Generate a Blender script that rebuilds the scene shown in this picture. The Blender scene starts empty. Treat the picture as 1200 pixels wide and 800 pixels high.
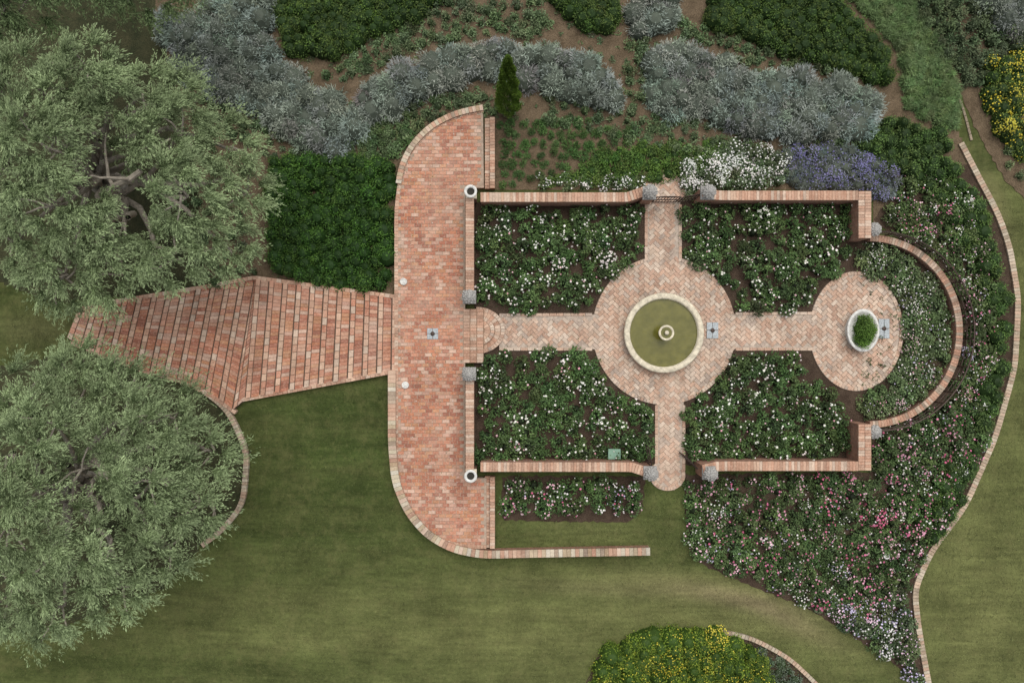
import bpy, math, random
import numpy as np
from mathutils import Vector, Matrix
rng=np.random.default_rng(7); random.seed(7)
LENS=28.0; H=40*LENS/36
S=30.0
def W(px,py,z=0.0):
    k=(H-z)/H
    return ((px-600)/S*k,(400-py)/S*k)
def gz(x):
    return -1.2*np.clip((-4.6-np.asarray(x,float))/12.7,0,1)
def Wg(px,py,h=0.0):
    x=(px-600)/S; z=float(gz(x))+h
    X,Y=W(px,py,z); return X,Y
def PW(pts,z=0.0): return np.array([W(a,b,z) for a,b in pts])
def PG(pts,h=0.0): return np.array([Wg(a,b,h) for a,b in pts])
def inpoly(x,y,poly):
    x=np.asarray(x,float);y=np.asarray(y,float);c=np.zeros(x.shape,bool)
    n=len(poly);j=n-1
    for i in range(n):
        xi,yi=poly[i];xj,yj=poly[j]
        if yi!=yj:
            t=((yi>y)!=(yj>y))&(x<(xj-xi)*(y-yi)/(yj-yi)+xi); c^=t
        j=i
    return c
# ---------------------------------------------------------------- materials
def newmat(name):
    m=bpy.data.materials.new(name); m.use_nodes=True; nt=m.node_tree; nt.nodes.clear()
    o=nt.nodes.new('ShaderNodeOutputMaterial'); return m,nt,o
def N(nt,t,**k):
    n=nt.nodes.new(t)
    for a,b in k.items():
        if a in n.inputs: n.inputs[a].default_value=b
        else: setattr(n,a,b)
    return n
def noise(nt,scale,detail=4,rough=.55,stretch=None):
    n=N(nt,'ShaderNodeTexNoise'); n.inputs['Scale'].default_value=scale; n.inputs['Detail'].default_value=detail; n.inputs['Roughness'].default_value=rough
    g=N(nt,'ShaderNodeNewGeometry'); vec=g.outputs['Position']
    if stretch:
        mp=N(nt,'ShaderNodeMapping'); mp.inputs['Scale'].default_value=stretch; nt.links.new(vec,mp.inputs[0]); vec=mp.outputs[0]
    nt.links.new(vec,n.inputs['Vector']); return n
def ramp(nt,fac,stops):
    r=N(nt,'ShaderNodeValToRGB'); e=r.color_ramp.elements
    while len(e)<len(stops): e.new(.5)
    for i,(p,c) in enumerate(stops):
        e[i].position=p; e[i].color=(c,c,c,1) if not hasattr(c,'__len__') else (*c,1)
    nt.links.new(fac,r.inputs[0]); return r
def mix(nt,bt,fac,a,b):
    m=N(nt,'ShaderNodeMixRGB'); m.blend_type=bt
    for i,v in ((0,fac),(1,a),(2,b)):
        if isinstance(v,(int,float)): m.inputs[i].default_value=v if i==0 else (v,v,v,1)
        elif isinstance(v,tuple): m.inputs[i].default_value=(*v,1)
        else: nt.links.new(v,m.inputs[i])
    return m.outputs[0]
def finish(nt,o,col,rough=.8,bump=None,bs=.3,bd=.02,metal=0,spec=.3):
    p=N(nt,'ShaderNodeBsdfPrincipled')
    if isinstance(col,tuple): p.inputs['Base Color'].default_value=(*col,1)
    else: nt.links.new(col,p.inputs['Base Color'])
    p.inputs['Roughness'].default_value=rough; p.inputs['Metallic'].default_value=metal
    p.inputs['Specular IOR Level'].default_value=spec
    if bump is not None:
        b=N(nt,'ShaderNodeBump'); b.inputs['Strength'].default_value=bs; b.inputs['Distance'].default_value=bd
        nt.links.new(bump,b.inputs['Height']); nt.links.new(b.outputs[0],p.inputs['Normal'])
    nt.links.new(p.outputs[0],o.inputs[0]); return p
def attr(nt,name='Col'):
    a=N(nt,'ShaderNodeAttribute'); a.attribute_name=name; return a.outputs['Color']
# foliage
M_fol,nt,o=newmat('foliage')
a=attr(nt); nn=noise(nt,1.1,2); r=ramp(nt,nn.outputs[0],[(.3,.78),(.7,1.22)])
c=mix(nt,'MULTIPLY',1.0,a,r.outputs[0])
p=N(nt,'ShaderNodeBsdfPrincipled'); nt.links.new(c,p.inputs['Base Color']); p.inputs['Roughness'].default_value=.65; p.inputs['Specular IOR Level'].default_value=.2
nt.links.new(p.outputs[0],o.inputs[0])
# bricks
M_brk,nt,o=newmat('clay_brick')
a=attr(nt); n1=noise(nt,14,5,.7); n2=noise(nt,.9,4); n3=noise(nt,60,3,.7)
c=mix(nt,'MULTIPLY',1,a,ramp(nt,n1.outputs[0],[(.3,.74),(.7,1.18)]).outputs[0])
c=mix(nt,'MULTIPLY',1,c,ramp(nt,n2.outputs[0],[(.3,.80),(.7,1.12)]).outputs[0])
f=ramp(nt,n1.outputs[0],[(.52,0),(.72,.45)]); c=mix(nt,'MIX',f.outputs[0],c,(.54,.44,.36))
n4=noise(nt,.45,5,.7); f=ramp(nt,n4.outputs[0],[(.48,0),(.70,.42)]); c=mix(nt,'MIX',f.outputs[0],c,(.50,.39,.30))
n5=noise(nt,1.7,5,.7); f=ramp(nt,n5.outputs[0],[(.54,0),(.74,.42)]); c=mix(nt,'MIX',f.outputs[0],c,(.15,.11,.08))
finish(nt,o,c,.9,n3.outputs[0],.4,.01,spec=.2)
# mortar
M_mor,nt,o=newmat('mortar')
a=attr(nt); n1=noise(nt,6,6,.7); c=mix(nt,'MULTIPLY',1,a,ramp(nt,n1.outputs[0],[(.3,.6),(.7,1.2)]).outputs[0])
finish(nt,o,c,.95,n1.outputs[0],.4,.01)
# wall body
M_wall,nt,o=newmat('brick_wall_face')
uv=N(nt,'ShaderNodeUVMap'); bt=N(nt,'ShaderNodeTexBrick'); nt.links.new(uv.outputs[0],bt.inputs['Vector'])
bt.inputs['Scale'].default_value=1; bt.inputs['Brick Width'].default_value=.25; bt.inputs['Row Height'].default_value=.08; bt.inputs['Mortar Size'].default_value=.008
bt.inputs['Color1'].default_value=(.38,.18,.11,1); bt.inputs['Color2'].default_value=(.28,.13,.085,1); bt.inputs['Mortar'].default_value=(.35,.29,.23,1)
n1=noise(nt,8,5); c=mix(nt,'MULTIPLY',1,bt.outputs[0],ramp(nt,n1.outputs[0],[(.3,.65),(.7,1.2)]).outputs[0])
finish(nt,o,c,.9,bt.outputs['Fac'],-.4,.01)
# lawn
M_lawn,nt,o=newmat('lawn_grass')
a=attr(nt); n1=noise(nt,.55,7,.68); n2=noise(nt,7,5,.75); n3=noise(nt,45,3,.8); n4=noise(nt,1.0,5,.65,(.22,1.9,1)); n5=noise(nt,1.0,3,.6,(.8,7,1)); n6=noise(nt,1.5,6,.72)
c=mix(nt,'MULTIPLY',1,a,ramp(nt,n1.outputs[0],[(.3,.72),(.7,1.28)]).outputs[0])
c=mix(nt,'MULTIPLY',1,c,ramp(nt,n4.outputs[0],[(.3,.78),(.7,1.25)]).outputs[0])
c=mix(nt,'MULTIPLY',1,c,ramp(nt,n5.outputs[0],[(.3,.86),(.7,1.14)]).outputs[0])
c=mix(nt,'MULTIPLY',1,c,ramp(nt,n2.outputs[0],[(.3,.80),(.7,1.2)]).outputs[0])
c=mix(nt,'MULTIPLY',1,c,ramp(nt,n3.outputs[0],[(.3,.68),(.7,1.32)]).outputs[0])
f=ramp(nt,n6.outputs[0],[(.48,0),(.68,.42)]); c=mix(nt,'MIX',f.outputs[0],c,(.155,.15,.06))
f=ramp(nt,n2.outputs[0],[(.56,0),(.72,.30)]); c=mix(nt,'MIX',f.outputs[0],c,(.18,.165,.08))
finish(nt,o,c,.95,n3.outputs[0],.7,.03,spec=.1)
def soilmat(name,c1,c2):
    m,nt,o=newmat(name); n1=noise(nt,2.2,6,.65); n2=noise(nt,22,5,.8)
    c=ramp(nt,n1.outputs[0],[(.3,c1),(.7,c2)]).outputs[0]
    c=mix(nt,'MULTIPLY',1,c,ramp(nt,n2.outputs[0],[(.3,.5),(.7,1.5)]).outputs[0])
    finish(nt,o,c,.97,n2.outputs[0],.8,.04,spec=.1); return m
M_soil=soilmat('dark_soil',(.042,.028,.020),(.085,.060,.042))
M_soil2=soilmat('light_soil',(.085,.062,.038),(.17,.125,.08))
M_soil3=soilmat('shady_litter',(.030,.036,.018),(.065,.062,.032))
def simple(name,col,rough=.7,var=.25,sc=12,metal=0,bs=.3,spec=.3):
    m,nt,o=newmat(name); n1=noise(nt,sc,5,.65)
    c=mix(nt,'MULTIPLY',1,col,ramp(nt,n1.outputs[0],[(.3,1-var),(.7,1+var)]).outputs[0])
    finish(nt,o,c,rough,n1.outputs[0],bs,.01,metal,spec); return m
M_stone=simple('pale_limestone',(.56,.50,.38),.85,.32,6)
M_grey=simple('weathered_grey_stone',(.31,.30,.28),.85,.55,22)
M_white=simple('white_glazed_stone',(.60,.59,.55),.6,.25,8)
M_iron=simple('dark_iron',(.06,.042,.034),.55,.3,20,.5)
M_zinc=simple('grey_metal_plate',(.34,.37,.38),.55,.3,15,.1)
M_hole=simple('dark_inside',(.03,.028,.022),.9,.3,15)
M_green=simple('green_plastic_box',(.18,.30,.22),.6,.15,10)
M_bark=simple('grey_bark',(.26,.23,.185),.9,.4,7,0,.8)
M_water,nt,o=newmat('green_pond_water')
n1=noise(nt,3.0,4); c=ramp(nt,n1.outputs[0],[(.3,(.085,.082,.012)),(.7,(.135,.125,.024))]).outputs[0]
n2=noise(nt,7,2); finish(nt,o,c,.2,n2.outputs[0],.25,.02,spec=.2)
# ---------------------------------------------------------------- mesh helpers
def link(ob,parent=None):
    bpy.context.scene.collection.objects.link(ob)
    if parent is not None: ob.parent=parent
    return ob
def empty(name,loc=(0,0,0)):
    e=bpy.data.objects.new(name,None); link(e); e.empty_display_size=.3; return e
def pymesh(name,verts,faces,mats,cols=None,fm=None,uvs=None,parent=None,smooth=False):
    me=bpy.data.meshes.new(name); me.from_pydata([tuple(map(float,v)) for v in verts],[],faces)
    for m in (mats if isinstance(mats,(list,tuple)) else [mats]): me.materials.append(m)
    if fm is not None: me.polygons.foreach_set('material_index',fm)
    if cols is not None:
        at=me.color_attributes.new('Col','FLOAT_COLOR','POINT'); a=np.ones((len(verts),4),np.float32); a[:,:3]=np.array(cols); at.data.foreach_set('color',a.ravel())
    if uvs is not None:
        ul=me.uv_layers.new(name='UVMap'); ul.data.foreach_set('uv',np.array(uvs,np.float32).ravel())
    if smooth: me.polygons.foreach_set('use_smooth',[True]*len(me.polygons))
    me.update(); return link(bpy.data.objects.new(name,me),parent)
def quadmesh(name,V,C,mat,parent=None,extra=None):
    n=len(V); v=V.reshape(-1,3).astype(np.float32); me=bpy.data.meshes.new(name)
    me.vertices.add(4*n); me.vertices.foreach_set('co',v.ravel())
    me.loops.add(4*n); me.loops.foreach_set('vertex_index',np.arange(4*n,dtype=np.int32))
    me.polygons.add(n); me.polygons.foreach_set('loop_start',np.arange(0,4*n,4,dtype=np.int32))
    try: me.polygons.foreach_set('loop_total',np.full(n,4,dtype=np.int32))
    except Exception: pass
    me.update(calc_edges=True)
    at=me.color_attributes.new('Col','FLOAT_COLOR','POINT'); a=np.ones((4*n,4),np.float32); a[:,:3]=np.repeat(C,4,axis=0); at.data.foreach_set('color',a.ravel())
    me.materials.append(mat); return link(bpy.data.objects.new(name,me),parent)
def nrm(a): return a/np.maximum(np.linalg.norm(a,axis=-1,keepdims=True),1e-9)
def leaves(c,d,L,Wd,up=None,tilt=.6):
    n=len(c); d=nrm(d)
    if up is None: up=np.array([0,0,1.0])+rng.normal(0,tilt,(n,3))
    s=nrm(np.cross(d,up)); L=np.asarray(L).reshape(-1,1); Wd=np.asarray(Wd).reshape(-1,1)
    return np.stack([c-d*L/2,c+s*Wd/2,c+d*L/2,c-s*Wd/2],1)
def lathe(name,prof,cx,cy,mat,seg=48,sx=1,sy=1,z=0,parent=None,petal=0,pn=8,smooth=True):
    vs=[];fs=[];n=len(prof)
    for i in range(seg):
        a=2*math.pi*i/seg
        for j,(r,h) in enumerate(prof):
            rr=r*(1+petal*math.cos(pn*a+ (j%2)*math.pi)) if petal else r
            vs.append((cx+rr*math.cos(a)*sx,cy+rr*math.sin(a)*sy,z+h))
    for i in range(seg):
        k=(i+1)%seg
        for j in range(n-1): fs.append((i*n+j,k*n+j,k*n+j+1,i*n+j+1))
    return pymesh(name,vs,fs,mat,parent=parent,smooth=smooth)
def boxm(name,cx,cy,z0,z1,lx,ly,mat,ang=0,parent=None,bev=.012):
    ca,sa=math.cos(ang),math.sin(ang)
    def ring(s,z): return [(cx+x*ca-y*sa,cy+x*sa+y*ca,z) for x,y in ((-lx/2+s,-ly/2+s),(lx/2-s,-ly/2+s),(lx/2-s,ly/2-s),(-lx/2+s,ly/2-s))]
    b=min(bev,lx*.2,ly*.2,(z1-z0)*.3); vs=ring(0,z0)+ring(0,z1-b)+ring(b,z1)
    fs=[(3,2,1,0),(8,9,10,11)]
    for k in (0,4):
        for i in range(4): fs.append((k+i,k+(i+1)%4,k+4+(i+1)%4,k+4+i))
    return pymesh(name,vs,fs,mat,parent=parent)
class Bricks:
    def __init__(s): s.v=[];s.f=[];s.c=[];s.m=[];s.uv=[]
    def brick(s,q,z,th,col,gap=.006,mi=0):
        q=np.array(q,float); ct=q.mean(0); d=q-ct; l=np.linalg.norm(d,axis=1,keepdims=True); q2=ct+d*(1-gap*1.4/np.maximum(l,.01))
        dz=random.uniform(-.004,.004)
        b=len(s.v)
        for x,y in q2: s.v.append((x,y,z-th))
        for x,y in q2: s.v.append((x,y,z+dz-.004))
        q3=ct+(q2-ct)*.94
        for x,y in q3: s.v.append((x,y,z+dz))
        s.c+= [col]*12
        area=0
        for i in range(4): area+=q[i][0]*q[(i+1)%4][1]-q[(i+1)%4][0]*q[i][1]
        o=(0,1,2,3) if area>0 else (3,2,1,0)
        s.f.append(tuple(b+8+i for i in o)); s.m.append(mi)
        for k in (0,4):
            for i in range(4):
                i0=o[i];i1=o[(i+1)%4]; s.f.append((b+k+i0,b+k+i1,b+k+4+i1,b+k+4+i0)); s.m.append(mi)
    def slab(s,poly,z,z0,col,mi=1):
        poly=[tuple(p) for p in poly]; n=len(poly)
        area=sum(poly[i][0]*poly[(i+1)%n][1]-poly[(i+1)%n][0]*poly[i][1] for i in range(n))
        if area<0: poly=poly[::-1]
        b=len(s.v)
        for x,y in poly: s.v.append((x,y,z0))
        for x,y in poly: s.v.append((x,y,z))
        s.c+=[col]*(2*n); s.f.append(tuple(range(b+n,b+2*n))); s.m.append(mi)
        for i in range(n): s.f.append((b+i,b+(i+1)%n,b+n+(i+1)%n,b+n+i)); s.m.append(mi)
    def build(s,name,mats=None,parent=None):
        return pymesh(name,s.v,s.f,mats or [M_brk,M_mor],s.c,s.m,parent=parent)
TERRA=[(.46,.205,.125),(.40,.165,.105),(.48,.225,.145),(.50,.28,.19),(.35,.145,.095),(.48,.24,.135),(.54,.36,.27),(.43,.185,.115),(.51,.30,.22),(.47,.20,.115)]
PALE=[(.52,.37,.275),(.54,.41,.31),(.50,.33,.235),(.56,.45,.355),(.45,.29,.21),(.53,.39,.295),(.48,.31,.22),(.42,.33,.265)]
WARM=[(.50,.31,.215),(.54,.36,.255),(.46,.26,.175),(.56,.42,.32),(.48,.28,.19),(.40,.24,.165)]
CREAM=[(.50,.43,.31),(.46,.36,.24),(.55,.50,.40),(.42,.30,.19),(.53,.46,.35),(.34,.26,.19)]
def pick(p,v=.12):
    c=random.choice(p); k=random.uniform(1-v,1+v); return tuple(x*k for x in c)
def resample(pts,step):
    pts=np.array(pts,float); d=np.r_[0,np.cumsum(np.linalg.norm(np.diff(pts,axis=0),axis=1))]; n=max(2,int(round(d[-1]/step))+1)
    t=np.linspace(0,d[-1],n); return np.c_[np.interp(t,d,pts[:,0]),np.interp(t,d,pts[:,1])]
def smoothpts(pts,step=.3,it=3):
    p=resample(pts,step)
    for _ in range(it):
        q=p.copy(); q[1:-1]=(p[:-2]+2*p[1:-1]+p[2:])/4; p=q
    return p
def normals(p):
    t=np.gradient(p,axis=0); t/=np.linalg.norm(t,axis=1,keepdims=True)+1e-9; return np.c_[-t[:,1],t[:,0]]
def course(B,pts,off0,off1,z,th,step,pal,gap=.006,mi=0,zf=None):
    p=resample(pts,step); n=normals(p); a=p+n*off0; b=p+n*off1
    for i in range(len(p)-1):
        zz=z if zf is None else z+float(zf(p[i][0]))
        B.brick([a[i],a[i+1],b[i+1],b[i]],zz,th,pick(pal),gap,mi)
def wall(name,pts,width,z0,z1,pal=WARM,step=.11,ov=.035,zf=None,parent=None,capth=.07,hcurve=None):
    p=resample(pts,.25); n=normals(p); m=len(p)
    d=np.r_[0,np.cumsum(np.linalg.norm(np.diff(p,axis=0),axis=1))]
    g=[0.0 if zf is None else float(zf(x)) for x in p[:,0]]
    tops=[z1-capth+g[i]+(hcurve(d[i]/d[-1]) if hcurve else 0) for i in range(m)]
    vs=[];fs=[];uv=[];
    for i in range(m):
        for s_,zz in ((-1,z0+g[i]-.3),(-1,tops[i]),(1,tops[i]),(1,z0+g[i]-.3)):
            q=p[i]+n[i]*s_*width/2; vs.append((q[0],q[1],zz))
    for i in range(m-1):
        b=i*4;c=b+4
        for k in range(3):
            fs.append((b+k,c+k,c+k+1,b+k+1))
            h=[vs[b+k][2],vs[c+k][2],vs[c+k+1][2],vs[b+k+1][2]]
            uv+=[(d[i],h[0]),(d[i+1],h[1]),(d[i+1],h[2]+(0 if k!=1 else width)),(d[i],h[3]+(0 if k!=1 else width))]
    for e in (0,m-1):
        b=e*4; f=(b,b+1,b+2,b+3) if e==0 else (b+3,b+2,b+1,b); fs.append(f); uv+=[(0,vs[i][2]) if (i-b)<2 else (width,vs[i][2]) for i in f]
    body=pymesh('wall_body',vs,fs,M_wall,uvs=uv)
    B=Bricks(); q=resample(pts,step); nq=normals(q); a=q-nq*(width/2+ov); b_=q+nq*(width/2+ov); L=len(q)
    for i in range(L-1):
        zz=z1+(0.0 if zf is None else float(zf(q[i][0])))+(hcurve((i+.5)/L) if hcurve else 0)
        if width>.3:
            md0=(a[i]+b_[i])/2; md1=(a[i+1]+b_[i+1])/2
            B.brick([a[i],a[i+1],md1,md0],zz,capth,pick(pal)); B.brick([md0,md1,b_[i+1],b_[i]],zz,capth,pick(pal))
        else: B.brick([a[i],a[i+1],b_[i+1],b_[i]],zz,capth,pick(pal))
    cap=B.build('coping')
    e=empty(name) if parent is None else parent
    body.parent=e; cap.parent=e; return e
# ---------------------------------------------------------------- ground
def axis(lo,hi,step,far):
    m=np.arange(lo,hi+step/2,step); o=[lo-far,lo-far*.4,lo-far*.15,lo-far*.05]; q=[hi+far*.05,hi+far*.15,hi+far*.4,hi+far]
    return np.r_[o,m,q]
gx=axis(-24,24,.16,300); gy=axis(-17,17,.16,300)
X,Y=np.meshgrid(gx,gy); Z=gz(X)
nx,ny=len(gx),len(gy)
def lawncol(X,Y):
    PX=X*S+600; PY=400-Y*S
    def gau(cx,cy,sx,sy,rot=0):
        a=math.radians(rot); dx=PX-cx;dy=PY-cy; u=dx*math.cos(a)+dy*math.sin(a); v=-dx*math.sin(a)+dy*math.cos(a)
        return np.exp(-(u/sx)**2-(v/sy)**2)
    m=.19+0*PX
    tr=PY-(672+.00030*(PX-640)**2)          # worn curved track south of the beds
    m+=.45*np.exp(-(tr/16)**2)*gau(760,690,250,200)
    tr2=PY-(715+.00034*(PX-650)**2)
    m+=.40*np.exp(-(tr2/14)**2)*gau(760,730,230,120)
    m+=.42*gau(640,760,190,50)+.35*gau(960,760,90,50,25)+.30*gau(820,700,90,30,10)
    m+=.30*(PX>1060)*(PY>200)
    m+=.25*gau(1150,700,60,120)+.38*gau(690,620,90,20)
    m+=.30*gau(300,730,260,55)-.13*gau(400,520,80,90)
    m+=.06*np.sin(PY/8+.004*PX)*(PX<1060)+.05*np.sin((PX*.9+PY*.5)/13)*(PX>1060)
    m=np.clip(m,0,1)[...,None]
    gd=np.array([.042,.060,.016]); gl=np.array([.155,.160,.060])
    GC=gd*(1-m)+gl*m
    br=np.clip(.7*gau(860,700,90,12,12)+.6*gau(930,730,60,12,25)+.3*gau(720,690,120,10,3)+.25*gau(20,385,60,20)+.3*gau(1165,240,14,60,-20),0,1)[...,None]
    return GC*(1-br)+np.array([.19,.16,.085])*br
GC=lawncol(X,Y)
idx=np.arange(nx*ny).reshape(ny,nx)
F=np.stack([idx[:-1,:-1],idx[:-1,1:],idx[1:,1:],idx[1:,:-1]],-1).reshape(-1,4)
pymesh('lawn_ground',np.c_[X.ravel(),Y.ravel(),Z.ravel()],F.tolist(),M_lawn,GC.reshape(-1,3))
def bed(name,poly,mat,h=.012,grid=True):
    poly=np.array(poly)
    if grid and poly[:,0].min()<-4.7:
        st=.12; x0,y0=poly.min(0);x1,y1=poly.max(0); xs=np.arange(x0,x1,st);ys=np.arange(y0,y1,st)
        XX,YY=np.meshgrid(xs,ys); k=inpoly(XX+st/2,YY+st/2,poly); XX=XX[k];YY=YY[k]
        q=np.stack([np.stack([XX+a,YY+b,gz(XX+a)+h],-1) for a,b in ((0,0),(st,0),(st,st),(0,st))],1)
        return quadmesh(name,q,np.ones((len(q),3)),mat)
    p=smoothpts(np.vstack([poly,poly[:1]]),.15,2)[:-1]
    area=np.sum(p[:,0]*np.roll(p[:,1],-1)-np.roll(p[:,0],-1)*p[:,1])
    if area<0: p=p[::-1]
    n=normals(p); p=p+n*rng.normal(0,.03,(len(p),1))
    return pymesh(name,[(x,y,h) for x,y in p],[tuple(range(len(p)))],mat)
# ---------------------------------------------------------------- foliage masses
FCOUNT=[0]
def scatter(poly,spacing,n=7000,jit=1.0,inset=0):
    poly=np.array(poly); x0,y0=poly.min(0);x1,y1=poly.max(0)
    c=np.c_[rng.uniform(x0,x1,n),rng.uniform(y0,y1,n)]; c=c[inpoly(c[:,0],c[:,1],poly)]
    out=[];cell={};s=spacing
    for p in c:
        k=(int(p[0]//s),int(p[1]//s)); ok=True
        for i in (-1,0,1):
            for j in (-1,0,1):
                for q in cell.get((k[0]+i,k[1]+j),()):
                    if (q[0]-p[0])**2+(q[1]-p[1])**2<s*s: ok=False;break
                if not ok:break
            if not ok:break
        if ok: cell.setdefault(k,[]).append(p); out.append(p)
    return np.array(out) if out else np.zeros((0,2))
def plants(name,pts,r=(.3,.5),h=(.4,.6),dens=260,L=(.06,.1),Wd=(.035,.055),dark=(.02,.04,.012),light=(.08,.14,.04),radial=.6,sub=14,subr=.35,core=.72,corecol=None,
           flowers=None,zf=gz,tv=.25,uptilt=.6,z0=0):
    n=len(pts)
    if n==0: return
    R=rng.uniform(*r,n);Hh=rng.uniform(*h,n); base=np.c_[pts,zf(pts[:,0])+z0]
    tint=rng.uniform(1-tv,1+tv,(n,1))*np.array([1,1,1])+rng.normal(0,.05,(n,3))
    sd=rng.normal(0,1,(n,sub,3)); sd[...,2]=np.abs(sd[...,2])+.15; sd=nrm(sd)
    stn=rng.uniform(.75,1.3,(n,sub)); srad=rng.uniform(.75,1.12,(n,sub))
    cnt=np.maximum(8,(dens*R*R*math.pi).astype(int)); bi=np.repeat(np.arange(n),cnt); si=rng.integers(0,sub,len(bi))
    u=sd[bi,si]+rng.normal(0,subr,(len(bi),3)); u[:,2]=np.abs(u[:,2]); u=nrm(u)
    rad=srad[bi,si]*rng.uniform(.72,1.05,len(bi))
    sc=np.c_[R[bi],R[bi],Hh[bi]]
    c=base[bi]+u*sc*rad[:,None]
    d=u*radial*np.array([1,1,.7])+rng.normal(0,1-radial*.6,(len(bi),3))*np.array([1,1,.5])
    LL=rng.uniform(*L,len(bi));WW=rng.uniform(*Wd,len(bi))
    V=[leaves(c,d,LL,WW,tilt=uptilt)]
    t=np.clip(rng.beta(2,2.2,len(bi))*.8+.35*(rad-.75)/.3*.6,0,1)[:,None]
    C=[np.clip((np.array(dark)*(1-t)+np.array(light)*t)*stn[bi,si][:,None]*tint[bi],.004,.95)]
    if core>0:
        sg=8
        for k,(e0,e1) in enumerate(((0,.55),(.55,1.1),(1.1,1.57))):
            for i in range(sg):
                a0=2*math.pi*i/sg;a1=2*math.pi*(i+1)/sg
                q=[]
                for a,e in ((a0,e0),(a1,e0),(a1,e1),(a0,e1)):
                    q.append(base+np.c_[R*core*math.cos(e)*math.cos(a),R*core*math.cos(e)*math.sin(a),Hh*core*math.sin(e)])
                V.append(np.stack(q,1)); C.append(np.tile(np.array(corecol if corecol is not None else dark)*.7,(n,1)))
    if flowers:
        for (fd,fs,fc) in flowers:
            k=rng.poisson(fd*R*R*math.pi*rng.gamma(.8,1.25,n)); b=np.repeat(np.arange(n),k)
            if len(b)==0: continue
            fcb=rng.integers(0,len(fc),n)
            u=rng.normal(0,1,(len(b),3)); 
            u=u*.8+sd[b,rng.integers(0,max(2,sub//3),len(b))]; u[:,2]=np.abs(u[:,2])+.5; u=nrm(u)
            p=base[b]+u*np.c_[R[b],R[b],Hh[b]]*rng.uniform(1.0,1.14,(len(b),1))
            s=rng.uniform(fs*.5,fs*1.35,len(b)); ci=np.where(rng.random(len(b))<.8,fcb[b],rng.integers(0,len(fc),len(b))); col=np.array(fc)[ci]*rng.uniform(.7,1.03,(len(b),1))
            nv=nrm(u+np.array([0,0,.8])+rng.normal(0,.25,u.shape)); ref=nrm(np.cross(nv,rng.normal(0,1,u.shape))); o2=np.cross(nv,ref)
            for j in range(3):
                a=j*math.pi/3; dd=ref*math.cos(a)+o2*math.sin(a)
                V.append(leaves(p+nv*.004*j,dd,s,s*.62,up=nv)); C.append(col*(.86+.07*j))
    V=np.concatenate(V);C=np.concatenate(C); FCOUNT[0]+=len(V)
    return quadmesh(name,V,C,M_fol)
# ---- soil beds
northbed=[(165,-60),(985,-60),(1055,60),(1125,160),(1140,215),(1050,262),(1025,262),(1022,222),(568,222),(568,128),(535,132),(505,148),(480,172),(465,205),(461,345),(300,325),(240,332),(230,200)]
bed('planting_bed_soil',PG(northbed),M_soil2,.010)
bed('planting_bed_soil',PG([(-120,-60),(175,-60),(250,110),(300,328),(190,345),(60,355),(0,330),(-120,340)]),M_soil3,.006)
eastbed=[(803,556),(1022,553),(1022,500),(1040,497),(1100,462),(1130,390),(1100,310),(1040,270),(1022,262),(1050,215),(1140,190),(1165,245),(1182,290),(1191,350),(1187,430),(1163,512),(1128,592),(1088,645),(1069,690),(1075,740),(1088,812),(1045,775),(1000,745),(945,712),(870,682),(812,655),(803,610)]
bed('rose_bed_soil',PW(eastbed),M_soil,.014)
bed('rose_bed_soil',PW([(588,558),(756,558),(752,600),(735,612),(588,609)]),M_soil,.012)
bed('rose_bed_soil',PW([(556,236),(1008,236),(1010,276),(1062,285),(1118,330),(1126,390),(1112,450),(1062,492),(1008,500),(1006,545),(556,545)]),M_soil,.0045)
bed('planting_bed_soil',PW([(1055,-40),(1215,-40),(1215,245),(1180,215),(1150,165),(1115,90)]),M_soil2,.020)
bed('planting_bed_soil',PW([(680,815),(700,770),(760,742),(835,738),(880,748),(925,772),(965,812)]),M_soil,.014)
bed('planting_bed_soil',PG([(225,450),(268,480),(293,530),(287,590),(240,635),(190,690),(60,740),(-60,740),(-60,440),(100,410)]),M_soil3,.011)
# ---- terrace
B=Bricks(); TZ=.35
terr=[(566,127),(535,133),(505,148),(481,172),(467,205),(462,245),(462,350),(462,560),(468,590),(486,616),(512,634),(545,643),(570,643),(570,560),(545,560),(545,220),(567,220)]
tw=PW(terr,TZ); ts=smoothpts(tw[:13],.25,2); tpoly=np.vstack([ts,tw[13:]])
B.slab(tpoly,TZ-.015,-.3,(.40,.30,.225))
bl,bw=.27,.135
x0,y0=tpoly.min(0);x1,y1=tpoly.max(0)
j=0;y=y0
while y<y1:
    xx=x0-bl*.5*(j%2) - random.uniform(0,.05)
    while xx<x1:
        q=[(xx,y),(xx+bl,y),(xx+bl,y+bw),(xx,y+bw)]
        if inpoly([a[0] for a in q],[a[1] for a in q],tpoly).all(): B.brick(q,TZ,.04,pick(TERRA),.009)
        xx+=bl
    y+=bw;j+=1
course(B,ts,0,.16,TZ+.012,.05,.12,WARM)
B.build('brick_terrace_paving')
B=Bricks()
for (xa,ya,yb) in ((568,138,221),(568,558,642)):
    p=[W(xa+6,ya,.3),W(xa+6,yb,.3)]
    a=np.array(p); B.slab([(a[0][0]-.2,a[0][1]),(a[0][0]+.2,a[0][1]),(a[0][0]+.2,a[1][1]),(a[0][0]-.2,a[1][1])],.20,-.2,(.3,.2,.14))
    course(B,p,-.2,0.0,.24,.06,.12,WARM); course(B,p,0.0,.2,.40,.2,.12,WARM)
B.build('brick_edging_step')
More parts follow.
